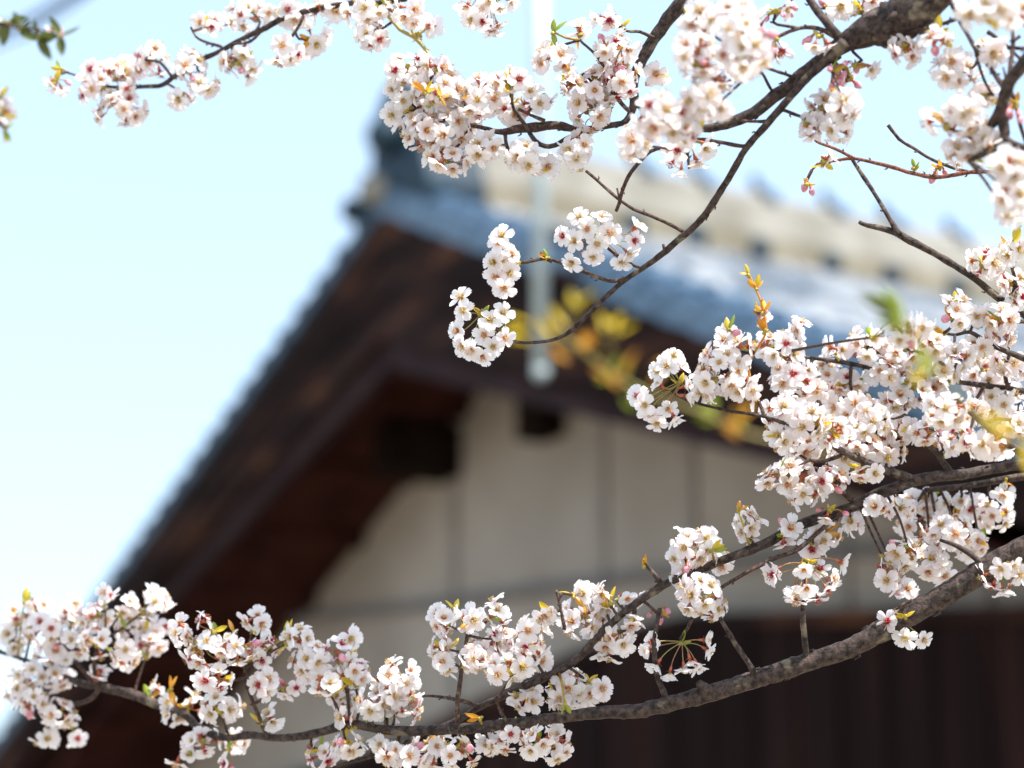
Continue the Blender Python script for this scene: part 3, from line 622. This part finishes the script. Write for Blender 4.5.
# hero clusters with every flower read off the photograph: spur point, then (x, y, tilt x, tilt y, kind)
HERO = {
'P1': ((517,262), [(499,243,-.3,.5,'o'),(503,262,-.1,.1,'y'),(496,277,-.4,-.3,'o'),(512,254,.5,.3,'o'),(504,288,0,-.6,'o'),(493,262,-.7,0,'y'),(510,273,.2,-.3,'y'),(502,236,-.2,.8,'y')]),
'P2': ((482,313), [(461,297,-.7,.6,'y'),(463,311,-.6,.2,'y'),(457,331,-.8,-.1,'o'),(462,346,-.7,-.5,'y'),(484,335,0,0,'o'),(490,320,.1,.5,'y'),(503,313,.6,.6,'y'),(505,338,.6,-.2,'o'),(471,350,-.3,-.5,'o'),(482,357,0,-.7,'o'),(493,347,.3,-.3,'y')]),
'P3': ((601,238), [(587,229,-.2,.1,'o'),(610,233,.2,.1,'o'),(602,217,.1,.8,'o'),(579,217,-.3,.7,'y'),(574,241,-.5,0,'y'),(593,257,0,-.6,'y'),(571,263,-.5,-.6,'y'),(597,244,0,-.2,'y'),(636,227,.6,.5,'h'),(634,241,.7,0,'r'),(628,253,.5,-.5,'h'),(622,262,.2,-.8,'y'),(563,236,-.9,.1,'r')]),
'Q1': ((680,384), [(674,356,.1,.8,'y'),(667,366,-.3,.5,'y'),(681,367,.6,.4,'h'),(657,371,-.9,.1,'y'),(660,385,-.6,.4,'h'),(685,386,.8,.3,'h'),(638,396,-.8,.2,'r'),(645,405,-.4,-.1,'y'),(650,414,-.2,-.6,'y'),(657,424,0,-.9,'y'),(668,409,.2,-.6,'y'),(674,417,.4,-.8,'h'),(686,396,.9,-.1,'h')]),
'R1': ((682,643), [(649,650,-.8,-.3,'h'),(657,664,-.6,-.8,'h'),(670,673,-.2,-1,'h'),(684,668,.1,-1,'h'),(697,665,.4,-.9,'h'),(707,650,.8,-.5,'h'),(705,640,.9,0,'h'),(690,660,.2,-.9,'h'),(652,642,-.9,0,'r')]),
'S1': ((904,623), [(905,638,-.3,-.5,'y'),(924,640,.5,-.6,'y'),(888,621,-.8,.2,'r')]),
}

def px(w_, d): return w_ * d / FPX
def near_on(polys, p):
    best = None
    for pl in polys:
        for q in pl:
            L = (q[0] - p).length
            if best is None or L < best[0]: best = (L, q[0], q[1])
    return best
def rv(s=1): return Vector((rnd.gauss(0, s), rnd.gauss(0, s), rnd.gauss(0, s)))
KNAME = {'y': 'blossom', 'r': 'blossom', 'o': 'blossom', 'h': 'blossom'}
NFL = 0
FR = .0174
def stalk(mb, s, e, enddir, r=.00085, mi=0):
    """curved pedicel from spur s to calyx base e arriving along enddir"""
    L = (e - s).length
    c1 = s + (e - s).normalized() * L * .35 + Vector((0, 0, .0015)) ; c2 = e - enddir * L * .35
    pts = []
    for i in range(7):
        t = i / 6
        pts.append(s * (1 - t) ** 3 + c1 * 3 * t * (1 - t) ** 2 + c2 * 3 * t * t * (1 - t) + e * t ** 3)
    mb.tube(pts, r, 5, mi, False)
def spur_knob(mb, p, r=.0034):
    for k in range(5):
        d = rv().normalized(); mb.ball(p + d * r * .6, r * rnd.uniform(.5, .9), 2, 6, 4, d, 1.5)
def make_cluster(root, O, spur, flowers, leaves, name='blossom_cluster'):
    """flowers: (pos, normal, kind, scale, startpoint)"""
    global NFL
    mb = MB(); starts = []
    for (p, nrm, kind, s, st) in flowers:
        nrm = nrm.normalized()
        stalk(mb, st, p - nrm * .0070 * s, nrm, .0007, 0 if rnd.random() < .6 else 1)
        if all((st - q).length > .004 for q in starts): starts.append(st); spur_knob(mb, st)
    if not starts: spur_knob(mb, spur)
    me = mb.mesh(name, [M['stalk'], M['stalk_red'], M['scale']], True, spur)
    c = link(name, me, root, Matrix.Translation(spur - O))
    for (p, nrm, kind, s, st) in flowers:
        if kind == 'b': o = link('flower_bud', rnd.choice(BUDS), c, place_mat(p - spur, nrm, rnd.uniform(0, 6.28), s))
        else: o = link(KNAME[kind], rnd.choice(FL[kind]), c, place_mat(p - spur, nrm, rnd.uniform(0, 6.28), s)); NFL += 1
    for (p, nrm, kk, s) in leaves:
        link('leaf', rnd.choice(LEAF[kk]), c, place_mat(p - spur, nrm, rnd.uniform(0, 6.28), s))
    return c

def build_branch(key):
    label, _, pls = BR[key]
    x0, y0, w0, d0 = pls[0][0]
    O = P(x0, y0, d0)
    root = empty('cherry_branch', O, label, 'branch', GRP)
    dense = []
    for i, pl in enumerate(pls):
        pts = [(P(x, y, d), px(w_ * (.80 if w_ < 7 else .84), d) / 2) for x, y, w_, d in pl]
        dn = catmull(pts, .006)
        big = pl[0][2] > 7.5
        out = []
        for k, (p, r) in enumerate(dn):
            j = noise.noise_vector(p * (22 if big else 34)) * (min(.0016, r * .35) if big else r * .8) + noise.noise_vector(p * 70) * r * .10
            kn = 1 + (.22 * max(0, noise.noise(p * 55 + Vector((9, 3, 1)))) if big else .35 * max(0, noise.noise(p * 95)))
            out.append((p + (j if 0 < k < len(dn) - 1 else Vector()), r * kn))
        dense.append(out)
        m = MB(); m.tube([p for p, _ in out], [r for _, r in out], 14 if big else 8, 0, True, .13 if big else .10, 120 if big else 200)
        # lenticel rings, bud scars and small spurs on the bark
        acc = 0
        for k in range(2, len(out) - 2):
            if rnd.random() < (.16 if big else .28):
                p, r = out[k]; d = rv(); tt = (out[k + 1][0] - p).normalized(); d = (d - tt * d.dot(tt)).normalized()
                h = rnd.uniform(.0012, .0034)
                m.tube([p + d * r * .7, p + d * (r + h * .5), p + (d + tt * .5) * (r + h)], [max(.0013, r * .28) , max(.0010, r * .2), .0006], 6, 0)
        nm = 'limb' if i == 0 else ('side_branch' if pl[0][2] > 7.5 else 'twig')
        mt = M['bark'] if pl[0][2] > 7 else M['twig']
        if key == 'H' and i != 1: mt = M['twig_red']
        if key == 'F' and i in (5, 6): mt = M['twig_green']
        if key == 'B' and i == len(pls) - 1: mt = M['leaf_b']
        link(nm, m.mesh(nm, [mt], True, O), root)
    # clusters
    for c in CL.get(key, []):
        if isinstance(c[0], str):
            sp, fl = HERO[c[0]]
            d = near_on(dense, P(sp[0], sp[1], 3.0)); dd = (d[1] - CAM).dot(VF)
            S = P(sp[0], sp[1], dd); F = []
            for (x, y, tx, ty, k) in fl:
                toward = 1.0 if k != 'h' else .25
                p = P(x, y, dd - rnd.uniform(.004, .018)); nr = VR * tx + VU * ty - VF * toward * rnd.uniform(.7, 1.2)
                p = p - nr.normalized() * .002
                F.append((p, nr, k, rnd.uniform(.84, 1.0), S + rv(.0012)))
            LV = [(S, (VR * rnd.uniform(-1, 1) + VU * rnd.uniform(.2, 1.2)), rnd.choice('gy'), rnd.uniform(.45, .75)) for _ in range(2)]
            make_cluster(root, O, S, F, LV)
            continue
        x, y, rx, ry = c[:4]; kind = c[4] if len(c) > 4 else 'm'; opt = c[5] if len(c) > 5 else {}
        nr0 = min(((P(q[0], q[1], q[3]) - CAM, q) for pl in pls for q in pl), key=lambda t: (t[1][0] - x) ** 2 + (t[1][1] - y) ** 2)[1]
        dd = nr0[3] + rnd.uniform(-.03, .03) + opt.get('d', 0)
        Cn = P(x, y, dd); u = dd / FPX; a, b = rx * u, ry * u; cz = (a + b) / 2
        F = []; LV = []
        if kind == 'bb':
            nb_, base, tip = near_on(dense, Cn)
            S = Cn
            for _ in range(max(3, int(rx * ry / 22))):
                dv = Vector((rnd.uniform(-1, 1), rnd.uniform(-1, 1), rnd.uniform(-1, .5)))
                p = Cn + VR * dv.x * a + VU * (dv.z) * b + VF * dv.y * cz
                F.append((p, (p - S) + Vector((0, 0, -.01)), 'b' if rnd.random() < .75 else 'h', rnd.uniform(.6, .9), S))
            LV = [(S, rv() + Vector((0, 0, .5)), rnd.choice('gyb'), rnd.uniform(.4, .8)) for _ in range(2)]
        elif kind == 'dd':
            sp = opt.get('sp', (x, y - ry)); S = P(sp[0], sp[1], dd)
            n_ = max(5, int(round(rx * ry / 52)))
            for i in range(n_):
                az = 2.39996 * i + rnd.uniform(-.3, .3); el = rad(rnd.uniform(-78, 8)); ln = rnd.uniform(.72, 1.08)
                hgt = max((P(x, y - ry, dd) - P(x, y + ry, dd)).length - .008, .012)
                dv = VR * math.cos(az) * math.cos(el) * max(a - .006, .006) + VF * math.sin(az) * math.cos(el) * a + Vector((0, 0, math.sin(el))) * hgt
                p = S + dv * ln
                nr = dv.normalized() + Vector((0, 0, -.25)) + rv(.22)
                F.append((p, nr, 'h' if rnd.random() < .4 else rnd.choice('yor'), rnd.uniform(.8, 1.02), S + rv(.002)))
            LV = [(S, rv() + Vector((0, 0, .8)), rnd.choice('gy'), rnd.uniform(.5, .8)) for _ in range(2)]
        else:
            pref = {'m': 'yyroo', 'y': 'yyyyo', 'r': 'rryoo', 'o': 'oooyy'}[kind]
            n_ = max(1, int(round((3.9 if key in 'DBKF' else 3.5) * rx * ry / 196 + .6)))
            ns = max(1, int(round(n_ / 5)))
            nb_, base, tip = near_on(dense, Cn)
            if ns == 1: spurs = [Cn + (base - Cn) * .25 if n_ > 2 else Cn + (base - Cn).normalized() * min((base - Cn).length, .02)]
            else: spurs = [Cn + VR * rnd.uniform(-.4, .4) * a + VU * rnd.uniform(-.35, .35) * b + VF * rnd.uniform(-.3, .3) * cz for _ in range(ns)]
            S = spurs[0]; off = rnd.random()
            ia, ib, ic = max(a - .0075, .002), max(b - .0075, .002), max(cz - .008, .003)
            for i in range(n_):
                ct = 1 - 2 * (i + .5) / n_; st_ = math.sqrt(1 - ct * ct); az = 2.39996 * i + off * 6.28
                dv = Vector((st_ * math.cos(az), st_ * math.sin(az), ct)) + rv(.16)
                if n_ == 1: dv = Vector((rnd.uniform(-.3, .3), -.8, rnd.uniform(-.2, .5)))
                dv.normalize(); rr_ = rnd.uniform(.62, 1.12)
                p = Cn + VR * dv.x * ia * rr_ + VF * dv.y * ic * rr_ + VU * dv.z * ib * rr_
                nr = VR * dv.x + VF * dv.y + VU * dv.z + rv(.34) + Vector((0, 0, -.12)) - VF * .15
                st = min(spurs, key=lambda s_: (s_ - p).length)
                k = rnd.choice(pref)
                q = rnd.random()
                if q < .16: k = 'h'
                elif q < .19: k = 'b'
                F.append((p, nr, k, rnd.uniform(.78, 1.10), st))
            for _ in range(rnd.choice((1, 1, 2, 3))):
                st = rnd.choice(spurs); dv = rv() + VU * .4
                LV.append((st + dv.normalized() * .003, dv, rnd.choice('yygb'), rnd.uniform(.45, .95)))
        cl = make_cluster(root, O, S, F, LV)
        # spur twig back to the bark
        L, base, _ = near_on(dense, S)
        if L > .006:
            nv = base + (S - base) * .5 + rv(.0035 if L > .02 else .001)
            dn = catmull([(base, .0022), (nv, .0017), (S, .0014)], .006)
            m = MB(); m.tube([p for p, _ in dn], [r * (1 + .25 * noise.noise(p * 200)) for p, r in dn], 7, 0)
            if L < .10: link('spur', m.mesh('spur', [M['twig']], True, S), cl)
            else: link('spur', m.mesh('spur', [M['twig']], True, S), cl)
    return root, dense
DENSE = {}
for k in BR: DENSE[k] = build_branch(k)

# leaf buds and young leaves that stand on bare twigs
def leaf_tuft(key, x, y, d, dirs, kinds, sc):
    root, dense = DENSE[key]; O = root.location; S = P(x, y, d); mb = MB(); spur_knob(mb, S, .003)
    L, base, _ = near_on(dense, S)
    if L > .004: mb.tube([base, base + (S - base) * .5 + rv(.001), S], [.0018, .0015, .0013], 6, 2)
    c = link('leaf_tuft', mb.mesh('leaf_tuft', [M['stalk'], M['stalk_red'], M['scale']], True, S), root, Matrix.Translation(S - O))
    for (tx, ty) in dirs:
        link('leaf', rnd.choice(LEAF[rnd.choice(kinds)]), c, place_mat(Vector(), VR * tx + VU * ty + VF * rnd.uniform(-.4, .4), rnd.uniform(0, 6.28), sc * rnd.uniform(.8, 1.15)))
leaf_tuft('C', 547, 258, 3.0, [(-.8, .7), (-.5, .9), (-1, .2)], 'gb', .5)
leaf_tuft('B', 645, 565, 3.01, [(-.5, .9), (-.3, 1)], 'yb', .6)
leaf_tuft('B', 549, 612, 3.02, [(-.8, .6), (-.6, .8)], 'yb', .75)
leaf_tuft('B', 765, 332, 2.94, [(-.3, 1), (.2, 1), (-.1, .8)], 'bb', .8)
leaf_tuft('B', 763, 312, 2.94, [(-.3, 1), (.3, 1), (-.5, .6)], 'yb', .8)
leaf_tuft('B', 756, 288, 2.94, [(-.5, .7), (.5, 1), (0, 1)], 'yb', .7)
leaf_tuft('B', 748, 274, 2.94, [(-.4, 1), (-.8, .5)], 'y', .55)
leaf_tuft('B', 728, 330, 2.95, [(-.2, 1), (.1, 1)], 'yg', .75)
leaf_tuft('B', 712, 550, 3.0, [(.9, .1), (.8, .4), (1, .2)], 'gy', .9)
leaf_tuft('B', 738, 510, 3.0, [(.3, .3), (0, .6)], 'yb', .6)
leaf_tuft('B', 565, 704, 3.0, [(.3, -.8), (0, -1)], 'g', .7)
leaf_tuft('A', 905, 617, 2.96, [(-1, .2), (-.8, .3), (.3, .4)], 'y', .6)
leaf_tuft('A', 24, 602, 3.4, [(.3, 1), (.5, .9)], 'gy', .8)
leaf_tuft('A', 234, 632, 3.15, [(0, 1), (.1, 1)], 'b', .8)
leaf_tuft('A', 286, 636, 3.15, [(-.2, 1), (0, 1)], 'y', .9)
leaf_tuft('A', 170, 690, 3.26, [(.2, -.6), (.5, .5), (-.2, .6)], 'b', .8)
leaf_tuft('A', 455, 610, 3.04, [(-.3, 1), (.2, .9)], 'y', .7)
leaf_tuft('A', 480, 718, 3.04, [(-1, .3), (-.9, 0)], 'b', .8)
leaf_tuft('F', 60, 70, 3.3, [(-.9, .3), (-.6, .8), (-1, -.1), (-.2, 1)], 'yg', .55)
leaf_tuft('F', 410, 24, 3.14, [(.1, 1), (-.3, .9)], 'b', .6)
leaf_tuft('D', 553, 32, 3.03, [(.1, 1), (.4, .9), (.2, -.5)], 'g', .8)
leaf_tuft('D', 622, 26, 3.03, [(0, 1), (.3, .5), (-.2, -.6)], 'yg', .6)
leaf_tuft('D', 425, 92, 3.04, [(-.8, .4), (-.5, .7), (.4, .3), (.9, 0)], 'yb', .8)
leaf_tuft('D', 440, 97, 3.04, [(-.3, .8), (.7, .5), (.5, -.3)], 'yb', .7)
leaf_tuft('D', 513, 85, 3.03, [(-.1, 1), (.2, .8), (-.4, .6)], 'yb', .8)
leaf_tuft('H', 915, 168, 2.96, [(0, 1), (.2, .9)], 'g', .5)
leaf_tuft('G', 1010, 258, 2.98, [(-.5, 1), (.1, 1), (-.8, .2), (.6, .2)], 'gy', .9)
leaf_tuft('G', 944, 333, 2.98, [(-.9, .3), (-.7, .6)], 'yb', .7)
leaf_tuft('G', 1018, 225, 2.9, [(0, 1), (-.1, -1), (.3, .8)], 'y', .9)
leaf_tuft('G', 957, 302, 2.99, [(0, 1), (-.1, 1)], 'y', .6)
for (x, y) in ((8, 22), (20, 30), (38, 38), (60, 36)): leaf_tuft('L', x, y, 3.7, [(rnd.uniform(-1, 1), -.9), (rnd.uniform(-1, 1), -.6), (1, .1), (-.6, .7)], 'dd', 1.45)
leaf_tuft('L', 0, 98, 3.7, [(.8, .6), (.6, .4)], 'y', 1.1)
leaf_tuft('L', 4, 130, 3.7, [(.3, -.8), (-.3, -.6), (.5, .7)], 'gb', 1.0)

# ---------------------------------------------------------------- nearer, out of focus shoots with opening leaves
def shoot(label, pts, leaves):
    O = P(*pts[0][:2], pts[0][3])
    root = empty('leafy_shoot', O, label, 'shoot', 'out of focus shoots with young leaves')
    dn = catmull([(P(x, y, d), px(w_, d) / 2) for x, y, w_, d in pts], .01)
    m = MB(); m.tube([p for p, _ in dn], [r for _, r in dn], 8, 0)
    link('stem', m.mesh('stem', [M['twig_green']], True, O), root)
    for (x, y, d, tx, ty, k, s) in leaves:
        p = P(x, y, d)
        L, base, _ = near_on([dn], p)
        nr = VR * tx + VU * ty + VF * rnd.uniform(-.3, .3)
        lf = link('leaf', rnd.choice(LEAF[k]), root, place_mat(p - O, nr, rnd.uniform(-.5, .5) + 1.57, s))
        if L > .004:
            mm = MB(); mm.tube([base, p], [.0009, .0007], 5, 0)
            mt = link('leaf_stalk', mm.mesh('leaf_stalk', [M['twig_green']], True, O), root)
D2 = 10.0
def tuft(x, y, k, n_, sp, sc=3.6):
    return [(x + rnd.gauss(0, sp), y + rnd.gauss(0, sp) * .8, D2 + rnd.uniform(-.1, .1), rnd.uniform(-1, 1), rnd.uniform(-.2, 1), rnd.choice(k), sc * rnd.uniform(.8, 1.3)) for _ in range((n_ + 1) // 2)]
shoot('blurred shoot of yellow and bronze young leaves in front of the pole foot and bargeboard',
  [(870, 470, 3, D2), (800, 446, 3, D2), (745, 432, 3, D2), (700, 410, 3, D2), (650, 395, 3, D2), (610, 372, 3, D2), (575, 345, 3, D2), (540, 328, 3, D2)],
  tuft(536, 328, 'y', 7, 8) + tuft(572, 315, 'y', 10, 10) + tuft(614, 336, 'y', 10, 9) + tuft(592, 348, 'bb', 5, 12) + tuft(630, 378, 'bb', 12, 14) + tuft(606, 384, 'g', 6, 12) + tuft(640, 402, 'g', 8, 8) + tuft(705, 415, 'g', 12, 10) + tuft(740, 428, 'gb', 12, 9))
shoot('blurred green leaf shoot in front of the lower roof tiles above the dense blossoms',
  [(1000,440,3,1.9),(960,395,3,1.9),(925,350,3,1.9),(905,325,2,1.9)],
  [(898,322,1.9,-.9,.35,'d',1.6),(902,318,1.9,-.8,.7,'g',1.2),(905,325,1.9,-.9,.5,'g',1.5),(912,335,1.9,-1,.2,'g',1.3),(930,355,1.9,-.3,-1,'y',1.2),(915,345,1.9,.2,-1,'g',1.2)])
shoot('blurred yellow leaf shoot at the right edge in front of the blossoms',
  [(1120,470,4,1.7),(1060,450,4,1.7),(1010,432,3,1.7)],
  [(1015,435,1.7,-.9,.1,'y',1.2),(1030,440,1.7,.2,-1,'y',1.3),(1010,430,1.7,-.5,-.8,'b',1.0)])
print('FLOWERS', NFL)
